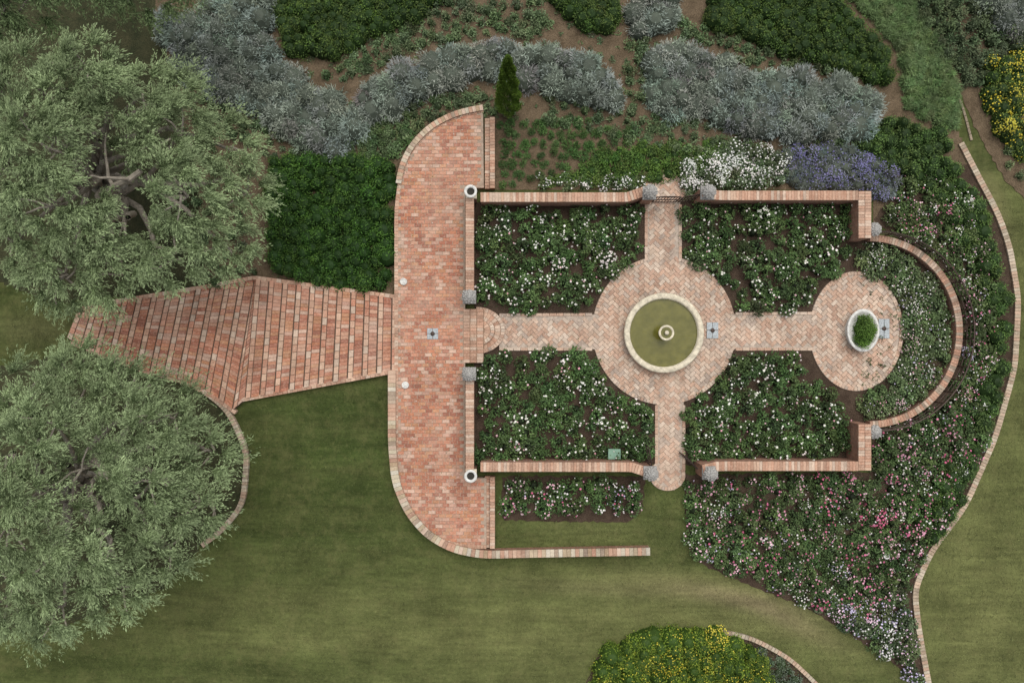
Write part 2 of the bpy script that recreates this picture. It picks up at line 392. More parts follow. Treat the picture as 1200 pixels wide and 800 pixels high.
# ---- staircase west
B=Bricks()
def topy(x): return np.interp(x,[76,90,240,300,475],[366,360,337,326,350])
lines=[]
for k in range(12): x=476-16.0*k; lines.append(((x,float(np.interp(x,[300,475],[326,350]))),(x-1.4*k*.8,float(np.interp(x-1.1*k,[283,475],[468,432])))))
for k in range(13):
    xt=300-17.2*k-1; xb=273-16.2*k
    lines.append(((xt,float(topy(xt))),(xb,float(np.interp(xb,[76,84,165,215,250,276],[392,402,433,446,462,482])))))
ns=len(lines)-1
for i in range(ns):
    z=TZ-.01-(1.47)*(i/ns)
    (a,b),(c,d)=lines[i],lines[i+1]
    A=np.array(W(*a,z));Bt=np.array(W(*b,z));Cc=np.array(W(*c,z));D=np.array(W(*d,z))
    B.slab([A,Cc,D,Bt],z-.030-.0001*i,z-.6,(.13,.088,.062))  # dark slab colour left showing in the gap paints a step shadow line
    Ln=np.linalg.norm(A-Bt)
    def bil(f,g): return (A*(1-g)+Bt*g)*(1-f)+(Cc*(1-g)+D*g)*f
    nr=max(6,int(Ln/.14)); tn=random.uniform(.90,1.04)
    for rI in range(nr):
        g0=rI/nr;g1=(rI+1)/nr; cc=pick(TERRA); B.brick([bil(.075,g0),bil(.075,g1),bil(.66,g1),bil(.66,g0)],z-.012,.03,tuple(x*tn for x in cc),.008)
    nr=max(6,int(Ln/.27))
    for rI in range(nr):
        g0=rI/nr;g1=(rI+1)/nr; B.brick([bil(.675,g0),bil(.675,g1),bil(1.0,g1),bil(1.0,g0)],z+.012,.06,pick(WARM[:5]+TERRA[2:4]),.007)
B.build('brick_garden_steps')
sidew=[(476,349),(300,325),(240,336),(120,355)]
def stairz(x): 
    px=x*S+600; return TZ-.02-1.5*np.clip((476-px)/400,0,1)
B=Bricks(); course(B,PG(sidew),-.06,.10,.03,.35,.2,WARM,zf=stairz)
course(B,PG([(476,433),(283,469)]),-.10,.06,.03,.35,.2,WARM,zf=stairz)
course(B,PG([(278,483),(250,463),(215,447),(165,433),(84,402)]),-.08,.08,.04,.35,.2,WARM,zf=stairz); B.build('brick_step_edging')
# ---- garden paths
B=Bricks(); cx,cy=W(778,387)
def circ(cx,cy,rx,ry,n=96): return [(cx+rx*math.cos(2*math.pi*i/n),cy+ry*math.sin(2*math.pi*i/n)) for i in range(n)]
C1=circ(cx,cy,84/S,87/S); ex,ey=W(1003,388); C2=circ(ex,ey,55/S,70/S)
EW=[W(585,369),W(962,367),W(962,409),W(585,409)]; NS1=[W(757,215),W(797,215),W(797,330),W(757,330)]; NS2=[W(769,440),W(801,440),W(801,560),W(769,560)]
tx,ty=W(784,222); C3=circ(tx,ty,.68,.62,40); bx,by=W(782,556); C4=circ(bx,by,.70,.62,40)
polys=[C1,C2,EW,NS1,NS2,C3,C4]
for i,p in enumerate(polys): B.slab(p,.0185+.0025*i,-.1,(.44,.36,.29))
def herring(polys,w,ang,x0,x1,y0,y1,z,pal,th=.03):
    ca,sa=math.cos(ang),math.sin(ang); R=max(x1-x0,y1-y0)/w*.8; mx,my=(x0+x1)/2,(y0+y1)/2; K=int(R)
    qs=[]
    for k in range(-K*2,K*2+1):
        for m_ in range(-K,K+1):
            ox,oy=k+2*m_,k-2*m_
            if ox*ox+oy*oy>R*R: continue
            for (a,b,c,d) in ((0,0,2,1),(0,1,1,3)):
                q=[(ox+a,oy+b),(ox+c,oy+b),(ox+c,oy+d),(ox+a,oy+d)]
                qs.append([(mx+w*(u*ca-v*sa),my+w*(u*sa+v*ca)) for u,v in q])
    qa=np.array(qs).reshape(-1,2); ins=np.zeros(len(qa),bool)
    for p in polys: ins|=inpoly(qa[:,0],qa[:,1],p)
    ins=ins.reshape(-1,4).all(1)
    for q,k in zip(qs,ins):
        if k: B.brick(q,z,th,pick(pal),.008)
allp=np.vstack([np.array(p) for p in polys]); a0=allp.min(0);a1=allp.max(0)
herring(polys,.14,math.pi/4,a0[0],a1[0],a0[1],a1[1],.047,PALE,.02)
def edge_ok(P,me):
    return not any(inpoly([P[0]],[P[1]],np.array(p))[0] for i,p in enumerate(polys) if i!=me)
def edging(poly,me,pal,closed=True,w=.15):
    p=np.array(poly); p=np.vstack([p,p[:1]]); q=resample(p,.13); n=normals(q)
    for i in range(len(q)-1):
        mid=(q[i]+q[i+1])/2
        if edge_ok(mid,me): B.brick([q[i],q[i+1],q[i+1]+n[i+1]*w,q[i]+n[i]*w],.059,.05,pick(pal))
for i in (0,1,5,6): edging(polys[i],i,PALE)
for (i,l) in ((2,[EW[0],EW[1]]),(2,[EW[3],EW[2]]),(3,[NS1[0],NS1[3]]),(3,[NS1[1],NS1[2]]),(4,[NS2[0],NS2[3]]),(4,[NS2[1],NS2[2]])):
    q=resample(l,.28); n=normals(q)
    for k in range(len(q)-1):
        if edge_ok((q[k]+q[k+1])/2,i): B.brick([q[k]-n[k]*.06,q[k+1]-n[k+1]*.06,q[k+1]+n[k+1]*.06,q[k]+n[k]*.06],.060,.05,pick(PALE))
B.build('brick_garden_path')
B=Bricks(); sx_,sy_=W(558,387,.2)
for rr,zz in ((1.12,.11),(.72,.22)):
    pts=[(sx_+rr*math.cos(t)*1.0,sy_+rr*.82*math.sin(t)) for t in np.linspace(-math.pi/2,math.pi/2,24)]
    B.slab(pts,zz-.01,-.05,(.3,.2,.14))
    course(B,pts,0.0,.16,zz+.012,.06,.13,PALE); 
    pts2=[(sx_+(rr-.17)*math.cos(t),sy_+(rr-.17)*.82*math.sin(t)) for t in np.linspace(-math.pi/2,math.pi/2,24)]
    course(B,pts2,0.0,.22,zz+.004,.04,.16,WARM)
a=W(543,362,TZ);b=W(543,425,TZ)
for k in range(3):
    xx=a[0]+k*.26; B.slab([(xx,a[1]),(xx+.26,a[1]),(xx+.26,b[1]),(xx,b[1])],TZ-.012-.004*k,-.1,(.28,.18,.12)); course(B,[(xx,a[1]),(xx,b[1])],0,.25,TZ+.006-.004*k,.05,.12,WARM)
B.build('semicircular_brick_steps')
# ---- garden walls
WH=1.15
def wl(pts,z=WH): return [W(a,b,z) for a,b in pts]
ecurve=lambda t:.25*max(0,(t-.82)/.18)**2
ecurve2=lambda t:.25*max(0,(.18-t)/.18)**2
wall('brick_garden_wall',wl([(563,231),(735,231),(755,225)]),.30,0,WH,hcurve=ecurve)
wall('brick_garden_wall',wl([(822,226),(840,229),(1006,229)]),.30,0,WH,hcurve=ecurve2)
wall('brick_garden_wall',wl([(1013.5,224),(1013.5,279)]),.42,0,WH+.01)
wall('brick_garden_wall',wl([(563,547),(740,547),(757,552)]),.30,0,WH,hcurve=ecurve)
wall('brick_garden_wall',wl([(822,549),(840,546),(1006,546)]),.30,0,WH,hcurve=ecurve2)
wall('brick_garden_wall',wl([(1013.5,551),(1013.5,497)]),.42,0,WH+.01)
wall('brick_garden_wall',wl([(550.5,222),(550.5,354)]),.26,0,WH+.05)
wall('brick_garden_wall',wl([(550.5,433),(550.5,561)]),.26,0,WH+.05)
rp=smoothpts(PW([(459,434),(459,520),(463,565),(478,600),(500,626),(530,643),(565,650),(600,649),(762,646)],.5),.3,2)
wall('stone_retaining_wall',rp,.24,0,.5,pal=CREAM+CREAM+WARM,step=.16)
rp=smoothpts(PW([(467,215),(470,195),(482,170),(505,147),(535,132),(566,126)],.42),.3,2)
wall('stone_retaining_wall',rp,.16,0,.45,pal=WARM+CREAM,step=.14)
acx,acy=W(1022,388,.6)
arcp=[(acx+106/S*math.cos(t)*.98,acy+110/S*.98*math.sin(t)) for t in np.linspace(-math.pi/2,math.pi/2,60)]
wall('curved_low_brick_wall',arcp,.20,0,.42,pal=WARM[:3]+KPX if False else WARM+[(.36,.25,.18),(.34,.27,.2),(.44,.34,.25)])
def tube(p0,p1,r=.018,sg=5):
    p0=np.array(p0,float);p1=np.array(p1,float);d=(p1-p0)/np.linalg.norm(p1-p0); u=np.cross(d,[0,0,1.0] if abs(d[2])<.9 else [1.0,0,0]);u/=np.linalg.norm(u);v=np.cross(d,u)
    a=[];
    for q in (p0,p1):
        for i in range(sg): t=2*math.pi*i/sg; a.append(q+u*r*math.cos(t)+v*r*math.sin(t))
    return a,[(i,(i+1)%sg,sg+(i+1)%sg,sg+i) for i in range(sg)]+[tuple(range(sg))[::-1],tuple(range(sg,2*sg))]
class Tubes:
    def __init__(s): s.v=[];s.f=[]
    def add(s,p0,p1,r=.018,sg=5):
        a,f=tube(p0,p1,r,sg); b=len(s.v); s.v+=[tuple(x) for x in a]; s.f+=[tuple(b+i for i in q) for q in f]
    def build(s,name,mat,parent=None): return pymesh(name,s.v,s.f,mat,parent=parent)
T=Tubes(); th=np.linspace(-math.pi/2+.03,math.pi/2-.03,64); ra,rb=110/S,113/S
for i in range(63):
    for zz in (.55,.8,1.05):
        T.add((acx+ra*math.cos(th[i]),acy+rb*math.sin(th[i]),zz),(acx+ra*math.cos(th[i+1]),acy+rb*math.sin(th[i+1]),zz),.03 if zz>1 else .016)
    if i%3==0: T.add((acx+ra*math.cos(th[i]),acy+rb*math.sin(th[i]),0),(acx+ra*math.cos(th[i]),acy+rb*math.sin(th[i]),1.07),.03)
T.build('curved_iron_railing',M_iron)
def gate(p0,p1,name='iron_garden_gate',h=1.15):
    T=Tubes(); p0=np.array(p0);p1=np.array(p1); L=np.linalg.norm(p1-p0); n=max(4,int(L/.11))
    for zz in (.12,.6,h): T.add((*p0,zz),(*p1,zz),.022)
    for i in range(n+1):
        q=p0+(p1-p0)*i/n; T.add((*q,.1),(*q,h+.12*math.sin(math.pi*i/n)),.013 if 0<i<n else .03)
    for i in range(n): 
        q=p0+(p1-p0)*i/n;q2=p0+(p1-p0)*(i+1)/n; T.add((*q,h+.12*math.sin(math.pi*i/n)),(*q2,h+.12*math.sin(math.pi*(i+1)/n)),.02)
    T.build(name,M_iron)
gate(W(768,233,.8),W(796,233,.8)); gate(W(799,233,.8),W(819,230,.8))
gate(W(762,545,.8),W(758,522,.8)); gate(W(815,547,.8),W(801,533,.8))
def pier(px,py,zt=1.35,s=.50,kind='finial'):
    x,y=W(px,py,zt); e=empty('stone_finial_pier' if kind=='finial' else 'stone_urn_pier')
    v=boxm('pier_shaft',x,y,-.1,zt-.1,s*.82,s*.82,M_wall,parent=e); 
    me=v.data; ul=me.uv_layers.new(name='UVMap')
    for po in me.polygons:
        for li in po.loop_indices:
            co=me.vertices[me.loops[li].vertex_index].co; nrm_=po.normal
            ul.data[li].uv=(co.y if abs(nrm_.x)>.5 else co.x, co.z if abs(nrm_.z)<.5 else co.y)
    boxm('pier_cap',x,y,zt-.098,zt,s,s,M_grey if kind=='finial' else M_stone,parent=e)
    if kind=='finial':
        lathe('finial_base',[(.0,.003),(.2,.003),(.2,.05),(.12,.09),(.10,.14)],x,y,M_grey,24,z=zt,parent=e)
        lathe('finial_artichoke',[(.10,.12),(.20,.17),(.245,.25),(.24,.32),(.195,.39),(.13,.45),(.07,.5),(.0,.53)],x,y,M_grey,48,z=zt,parent=e,petal=.15,pn=8,smooth=False)
    else:
        lathe('urn_bowl',[(.0,.003),(.15,.003),(.15,.04),(.07,.08),(.07,.12),(.15,.2),(.21,.28),(.24,.32),(.24,.345),(.15,.345),(.14,.28),(.10,.25),(0,.25)],x,y,M_white,40,z=zt,parent=e)
        lathe('urn_hole_shade',[(0,.285),(.14,.28)],x,y,M_hole,24,z=zt,parent=e)  # dark disc paints the shade inside the hollow urn
for p in ((550,348),(550,438),(761,226),(829,226),(762,554),(831,554)): pier(*p)
pier(552,226,1.2,.42,'urn'); pier(552,556,1.2,.42,'urn')
for p in ((1021,270),(1021,505)): pier(*p,zt=.75,s=.33)
# ---- fountain
fx,fy=W(778,390,.45); e=empty('round_stone_fountain')
lathe('basin',[(1.42,0),(1.42,.38),(1.53,.42),(1.54,.48),(1.50,.52),(1.36,.52),(1.31,.48),(1.30,.1),(0,.08)],fx,fy,M_stone,96,parent=e)
lathe('basin_water',[(0,.36),(.5,.36),(.9,.36),(1.31,.36)],fx,fy,M_water,96,parent=e)
lathe('pedestal',[(.2,.1),(.2,.4),(.09,.5),(.09,.75),(.14,.8),(.26,.88),(.295,.95),(.29,.98),(.22,.98),(.2,.92),(0,.92)],fx,fy,M_stone,48,parent=e)
lathe('bowl_water',[(0,.955),(.225,.955)],fx,fy,M_water,32,parent=e)
lathe('spout',[(.06,.92),(.06,1.0),(.09,1.03),(.07,1.08),(0,1.09)],fx,fy,M_stone,24,parent=e)
ox,oy=W(1011,387,.4); e=empty('oval_stone_planter')
lathe('planter_bowl',[(.55,0),(.5,.1),(.58,.35),(.62,.42),(.62,.46),(.53,.46),(.50,.36),(0,.36)],ox,oy,M_white,56,sx=1,sy=1.33,parent=e)
b=plants('planter_shrub',np.array([[ox-.01,oy-.28],[ox+.02,oy+.28],[ox,oy],[ox+.04,oy+.05]]),r=(.36,.44),h=(.45,.6),dens=2600,L=(.04,.07),Wd=(.025,.035),dark=(.04,.09,.012),light=(.14,.24,.045),z0=.36); b.parent=e
for (px,py,w,h,z) in ((835,387,.45,.62,.075),(1036,385,.42,.75,.075),(507,391,.42,.42,.37)):
    x,y=W(px,py,z); e=empty('metal_drain_grate'); 
    for i in range(2):
        for j in range(2):
            boxm('plate',x+(i-.5)*w*.52,y+(j-.5)*h*.52,z-.03,z+.012,w*.49,h*.49,M_zinc,parent=e)
    lathe('grate_ring',[(.0,.03),(.07,.03),(.085,.022),(.085,0)],x,y,M_iron,20,z=z,parent=e)
for (px,py,z) in ((473,330,.36),(475,451,.36)):
    x,y=W(px,py,z); e=empty('inground_garden_light'); lathe('lamp_ring',[(.14,-.02),(.14,.05),(.125,.07),(.09,.07),(.085,.05)],x,y,M_white,32,z=z,parent=e); lathe('lamp_lens',[(0,.065),(.07,.06),(.09,.05)],x,y,M_white,24,z=z,parent=e)
x,y=W(720,532,.4); e=empty('green_utility_box'); boxm('cabinet',x,y,0,.35,.42,.34,M_green,parent=e); boxm('lid',x,y,.352,.40,.48,.40,M_green,parent=e)
x,y=W(1039,651,.4); e=empty('garden_spotlight'); lathe('stake',[(.03,0),(.03,.35)],x,y,M_iron,12,parent=e); lathe('lamp_head',[(.0,.32),(.1,.34),(.13,.42),(.11,.44),(0,.43)],x,y,M_white,20,parent=e)
# ---- kerbs
def kerb(name,pts,w=.26,h=.12,pal=CREAM,step=.2,zf=None,g=False):
    B=Bricks(); p=smoothpts((PG if g else PW)(pts),.3,3); course(B,p,-w/2,w/2,h,h+.15,step,pal,.008,zf=gz if g else None); B.build(name)
KP=[(.44,.36,.26),(.40,.30,.21),(.48,.41,.31),(.45,.31,.22),(.35,.28,.2),(.47,.35,.25)]
kerb('brick_kerb',[(1125,168),(1148,213),(1168,250),(1182,290),(1192,350),(1188,430),(1165,512),(1130,592),(1090,645),(1070,690),(1076,740),(1090,815)],.24,.10,KP,.13)
kerb('brick_kerb',[(835,737),(880,746),(925,770),(968,812)],.18,.12,KP,.14)
kerb('brick_kerb',[(212,444),(245,460),(270,482),(291,530),(286,590),(262,620),(238,638)],.22,.18,KP,.13,g=True)
kerb('brick_kerb',[(1060,5),(1100,70),(1128,125),(1138,165)],.1,.05,[(.2,.16,.11),(.25,.2,.14)],.25)
# ---------------------------------------------------------------- plants
SIL=dict(dark=(.13,.155,.125),light=(.345,.39,.335)); 
def fill(name,poly,sp,**k):
    hm=np.mean(k.get('h',(.4,.6)))*.7
    pts=scatter(PG(poly,hm),sp); return plants(name,pts,**k)
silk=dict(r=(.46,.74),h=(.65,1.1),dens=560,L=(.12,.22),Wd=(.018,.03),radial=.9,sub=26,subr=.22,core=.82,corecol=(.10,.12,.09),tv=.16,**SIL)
for p in ([(185,25),(250,0),(310,-10),(308,55),(345,90),(395,115),(420,150),(405,175),(375,175),(330,145),(265,108),(205,78)],
          [(410,122),(440,100),(500,70),(560,54),(610,56),(680,68),(722,98),(722,120),(700,116),(660,106),(640,90),(560,82),(500,98),(440,134),(418,138)],
          [(768,62),(800,55),(845,65),(880,88),(950,90),(1010,100),(1032,122),(1025,140),(1000,152),(940,156),(880,143),(830,130),(790,132),(768,105)],
          [(742,-10),(785,-10),(782,30),(745,32)],[(1160,-5),(1205,-5),(1205,35),(1175,28)]):
    fill('silver_lavender_shrubs',p,.47,**silk)
hed=dict(r=(.3,.45),h=(.55,.8),dens=720,L=(.06,.11),Wd=(.03,.045),dark=(.024,.052,.011),light=(.085,.155,.028),core=.85,sub=16,tv=.2)
for p in ([(325,-10),(515,-10),(490,15),(435,35),(398,60),(335,55)],[(645,-10),(722,-10),(718,28),(690,32)],[(835,-10),(980,-10),(1040,60),(1045,98),(1000,76),(925,60),(885,38),(835,22)]):
    fill('clipped_green_hedge',p,.3,**{**hed,'light':(.085,.13,.026)})
fill('dense_green_hedge',[(312,195),(330,185),(400,185),(455,190),(452,335),(400,333),(320,318)],.36,**{**hed,'light':(.07,.145,.022),'dark':(.018,.05,.008),'r':(.3,.5),'h':(.5,.95)})
fill('green_shrubs',[(1015,152),(1060,138),(1112,158),(1115,200),(1060,200),(1015,172)],.38,**{**hed,'light':(.12,.19,.05)})
fill('green_shrubs',[(1060,185),(1120,190),(1150,240),(1172,300),(1184,360),(1180,430),(1155,510),(1145,500),(1164,410),(1155,330),(1128,265)],.43,**{**hed,'light':(.12,.20,.05),'h':(.4,.7)})
fill('green_shrubs',[(1110,550),(1150,520),(1128,598),(1096,632),(1085,612)],.4,**{**hed,'light':(.11,.19,.045)})
gc=dict(r=(.16,.36),h=(.2,.45),dens=560,L=(.06,.12),Wd=(.03,.05),dark=(.05,.08,.03),light=(.175,.235,.115),core=.6,sub=10)
for p,sp in (([(500,0),(640,0),(635,38),(560,36),(500,52),(400,92),(375,85),(440,50)],.32),([(430,125),(560,108),(600,128),(560,132),(500,145),(470,168),(430,190),(400,185)],.31),
          ([(640,112),(750,132),(870,150),(900,178),(800,180),(640,140)],.38),([(780,10),(830,30),(890,55),(990,85),(960,85),(870,70),(800,42)],.34),([(200,90),(330,160),(400,185),(330,190),(240,140)],.45),([(735,40),(760,45),(755,120),(740,130)],.42),([(960,160),(1050,140),(1010,175),(930,180)],.36),([(245,335),(300,318),(255,170),(235,140),(210,250)],.5)):
    fill('groundcover_plants',p,sp,**gc)
fill('low_green_shrubs',[(700,178),(780,168),(850,172),(838,195),(780,212),(640,214),(690,196)],.3,**{**gc,'light':(.12,.20,.04),'dark':(.03,.07,.012),'r':(.25,.4)})
fill('groundcover_plants',[(430,110),(470,120),(480,165),(455,190),(430,185)],.33,**{**gc,'light':(.10,.17,.055)})
fill('small_creeping_plants',[(250,0),(700,0),(1000,100),(1040,190),(900,190),(640,140),(430,190),(240,140)],.45,**{**gc,'r':(.08,.22),'h':(.06,.16),'core':0,'dens':500})
WHT=[(.8,.8,.76),(.72,.74,.68),(.78,.74,.7)]
fill('white_flowering_shrubs',[(805,190),(860,172),(918,182),(922,212),(805,218)],.34,**{**gc,'r':(.3,.45),'h':(.45,.7),'flowers':[(80,.065,WHT)],'light':(.19,.25,.13)})
fill('white_flowering_shrubs',[(635,207),(752,208),(752,218),(635,220)],.33,**{**gc,'r':(.2,.32),'flowers':[(80,.065,WHT)]})
fill('purple_catmint',[(925,178),(1000,172),(1052,205),(1045,232),(1015,218),(928,218)],.3,**{**silk,'r':(.25,.42),'h':(.4,.6),'dark':(.10,.12,.11),'light':(.20,.23,.22),'flowers':[(80,.05,[(.20,.18,.42),(.27,.25,.46),(.19,.18,.36)])]})
pp=[]
for j in range(7):
    for i in range(12):
        a,b=588+i*13+ (j%2)*6+random.uniform(-3,3),143+j*12.5+random.uniform(-3,3)
        if inpoly([a],[b],[(583,140),(640,130),(740,150),(730,178),(680,192),(625,210),(583,222)])[0]: pp.append(W(a,b,.15))
plants('young_green_plants',np.array(pp),r=(.15,.26),h=(.18,.28),dens=1500,L=(.1,.17),Wd=(.015,.028),radial=.9,dark=(.035,.075,.02),light=(.105,.185,.055),core=.3)
g=PW([(990,-10),(1055,-10),(1100,60),(1122,110),(1116,150),(1062,128),(1058,60)]); 
gp=scatter(g,.2); plants('ornamental_grass',gp,r=(.2,.32),h=(.3,.42),dens=1100,L=(.16,.3),Wd=(.012,.02),radial=.9,dark=(.08,.14,.045),light=(.20,.28,.12),core=.8,corecol=(.10,.15,.055),tv=.1)
fill('mixed_shrubs',[(1072,-10),(1205,-10),(1205,50),(1165,70),(1150,95),(1125,80),(1095,40)],.36,**{**gc,'r':(.25,.45),'h':(.4,.7),'light':(.13,.175,.085),'dark':(.04,.06,.025)})
YEL=[(.60,.48,.04),(.66,.56,.07),(.46,.42,.05)]
fill('yellow_flowering_shrubs',[(1162,72),(1205,60),(1205,175),(1180,150),(1160,110)],.36,**{**hed,'light':(.16,.21,.04),'flowers':[(95,.065,YEL)],'dens':600})
fill('groundcover_plants',[(1180,160),(1205,180),(1205,210),(1185,195)],.5,**gc)
fill('yellow_green_shrubs',[(700,815),(708,772),(760,750),(830,748),(870,758),(900,785),(915,815)],.36,**{**hed,'r':(.35,.55),'h':(.5,.95),'light':(.20,.26,.03),'dark':(.045,.09,.012),'flowers':[(26,.05,YEL)]})
fill('catmint_plants',[(890,760),(925,785),(955,815),(910,815)],.4,**{**gc,'light':(.14,.17,.13)})
PINK=[(.72,.36,.46),(.64,.16,.30),(.76,.50,.56),(.66,.24,.36),(.55,.12,.22)]
WP=[(.80,.79,.73),(.78,.76,.68),(.78,.70,.66),(.76,.75,.65)]
MIX=[(.78,.72,.68),(.74,.50,.54),(.68,.32,.42),(.78,.77,.72),(.52,.46,.60),(.78,.74,.7)]
rose=dict(r=(.24,.46),h=(.4,.8),dens=540,L=(.07,.12),Wd=(.045,.07),dark=(.022,.045,.014),light=(.105,.17,.055),radial=.45,sub=12,subr=.3,core=.45,corecol=(.02,.03,.012),tv=.3)
quads=[[(563,243),(750,243),(752,300),(715,320),(698,350),(690,362),(600,362),(592,352),(563,350)],
 [(804,243),(1000,243),(1000,285),(985,312),(955,335),(940,360),(868,360),(855,330),(830,310),(804,300)],
 [(563,428),(590,416),(690,416),(700,440),(735,472),(760,480),(760,535),(563,538)],
 [(806,478),(835,462),(865,418),(938,416),(950,445),(985,470),(1000,490),(998,535),(806,538)]]
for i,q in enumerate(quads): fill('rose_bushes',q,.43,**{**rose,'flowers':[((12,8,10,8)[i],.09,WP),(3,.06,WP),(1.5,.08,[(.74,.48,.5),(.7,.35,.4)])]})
arcq=[(1010,285),(1050,292),(1095,325),(1114,385),(1102,440),(1062,477),(1012,490),(1012,468),(1040,455),(1062,420),(1066,380),(1050,335),(1012,312)]
fill('rose_bushes',arcq,.36,**{**rose,'h':(.25,.45),'dark':(.04,.065,.025),'light':(.16,.215,.09),'flowers':[(22,.055,MIX)]})
fill('rose_bushes',[(592,566),(748,566),(744,598),(592,600)],.42,**{**rose,'flowers':[(28,.08,MIX),(8,.08,PINK)]})
e1=[(808,565),(1028,560),(1028,508),(1100,478),(1155,475),(1162,505),(1125,590),(1086,642),(1066,690),(1000,728),(950,706),(880,676),(812,650)]
fill('rose_bushes',e1,.36,**{**rose,'h':(.35,.7),'light':(.12,.175,.062),'flowers':[(14,.085,PINK),(13,.065,MIX)]})
fill('rose_bushes',[(960,708),(1045,690),(1062,695),(1068,745),(1080,800),(1045,772)],.38,**{**rose,'h':(.3,.5),'light':(.13,.17,.085),'flowers':[(34,.07,[(.76,.74,.70),(.56,.50,.68),(.7,.5,.6)])]})
fill('rose_bushes',[(1040,262),(1055,215),(1125,210),(1150,280),(1165,350),(1165,420),(1150,480),(1120,482),(1140,390),(1122,320),(1082,280)],.36,**{**rose,'h':(.3,.6),'light':(.135,.185,.065),'flowers':[(24,.06,MIX),(7,.07,PINK)]})
fill('small_creeping_plants',e1,.3,**{**gc,'r':(.1,.22),'h':(.08,.16),'dark':(.03,.05,.02),'light':(.10,.14,.06),'core':0,'dens':260})
fill('small_creeping_plants',[(1010,285),(1150,240),(1182,350),(1175,440),(1120,480),(1012,488)],.4,**{**gc,'r':(.1,.22),'h':(.08,.16),'dark':(.03,.05,.02),'light':(.12,.16,.07),'core':0,'dens':260})
# grass blades over the visible lawn
n=150000; gx_=rng.uniform(-20.3,20.3,n); gy_=rng.uniform(-13.6,5.5,n)
ppx=gx_*S+600; ppy=400-gy_*S
keep=(ppy>325)&~inpoly(ppx,ppy,eastbed)&~((ppx>455)&(ppx<1050)&(ppy<560))&~inpoly(ppx,ppy,[(455,120),(590,120),(590,605),(575,645),(545,650),(505,640),(470,610),(455,560)])
keep&=~inpoly(ppx,ppy,[(68,355),(300,318),(480,340),(480,440),(283,474),(278,490),(215,452),(70,410)])
keep&=~inpoly(ppx,ppy,[(588,558),(756,558),(752,600),(735,612),(588,609)])&~inpoly(ppx,ppy,circ(782,556,26,22,30))&(~((ppx>760)&(ppx<805)&(ppy<575)))
keep|=(ppx>1130)&(ppy>200)&~inpoly(ppx,ppy,eastbed)&(ppy>200+(ppx-1130)*.75)
keep&=~((ppx<60)&(ppy<345))
gx_=gx_[keep];gy_=gy_[keep]; n=len(gx_); gc_=lawncol(gx_,gy_)*rng.uniform(.55,1.75,(n,1))*np.array([1,1,1])
c_=np.c_[gx_,gy_,gz(gx_)+rng.uniform(.012,.035,n)]; d_=np.c_[rng.normal(0,1,(n,2)),rng.uniform(.1,.7,n)]
quadmesh('grass_blades',leaves(c_,d_,rng.uniform(.05,.10,n),rng.uniform(.010,.02,n),tilt=.5),gc_,M_fol)
# fallen petals and leaves on the paving
n=1500; q=np.c_[rng.uniform(-1.3,15.5,n),rng.uniform(-6.5,6.2,n)]; ins=np.zeros(n,bool)
for p in polys: ins|=inpoly(q[:,0],q[:,1],p)
q=q[ins]; q2=np.c_[rng.uniform(-4.5,-1.9,260),rng.uniform(-7,8.5,260)]; q2=q2[inpoly(q2[:,0],q2[:,1],tpoly)]
c_=np.vstack([np.c_[q,np.full(len(q),.066)],np.c_[q2,np.full(len(q2),.372)]]); n=len(c_)
col=np.array([(.6,.55,.48),(.2,.14,.07),(.12,.14,.05),(.55,.4,.36)])[rng.integers(0,4,n)]
quadmesh('fallen_petals',leaves(c_,np.c_[rng.normal(0,1,(n,2)),np.zeros(n)],rng.uniform(.03,.06,n),rng.uniform(.02,.04,n),tilt=.15),col,M_fol)
# ---------------------------------------------------------------- trees
def branch(T,p0,p1,r0,r1,bend=.25,n=6):
    p0=np.array(p0,float);p1=np.array(p1,float);L=np.linalg.norm(p1-p0);off=rng.normal(0,bend*L*.3,3);pts=[]
    for i in range(n+1):
        t=i/n; pts.append(p0*(1-t)+p1*t+off*math.sin(math.pi*t)+rng.normal(0,.02*L,3)*(0<i<n))
    sg=8;b=len(T.v)
    for i,p in enumerate(pts):
        d=pts[min(i+1,n)]-pts[max(i-1,0)];d/=np.linalg.norm(d)+1e-9;u=np.cross(d,[.3,.2,.9]);u/=np.linalg.norm(u);v=np.cross(d,u);r=r0+(r1-r0)*i/n
        for k in range(sg): a=2*math.pi*k/sg; T.v.append(tuple(p+(u*math.cos(a)+v*math.sin(a))*r))
    for i in range(n):
        for k in range(sg): T.f.append((b+i*sg+k,b+i*sg+(k+1)%sg,b+(i+1)*sg+(k+1)%sg,b+(i+1)*sg+k))
    return pts
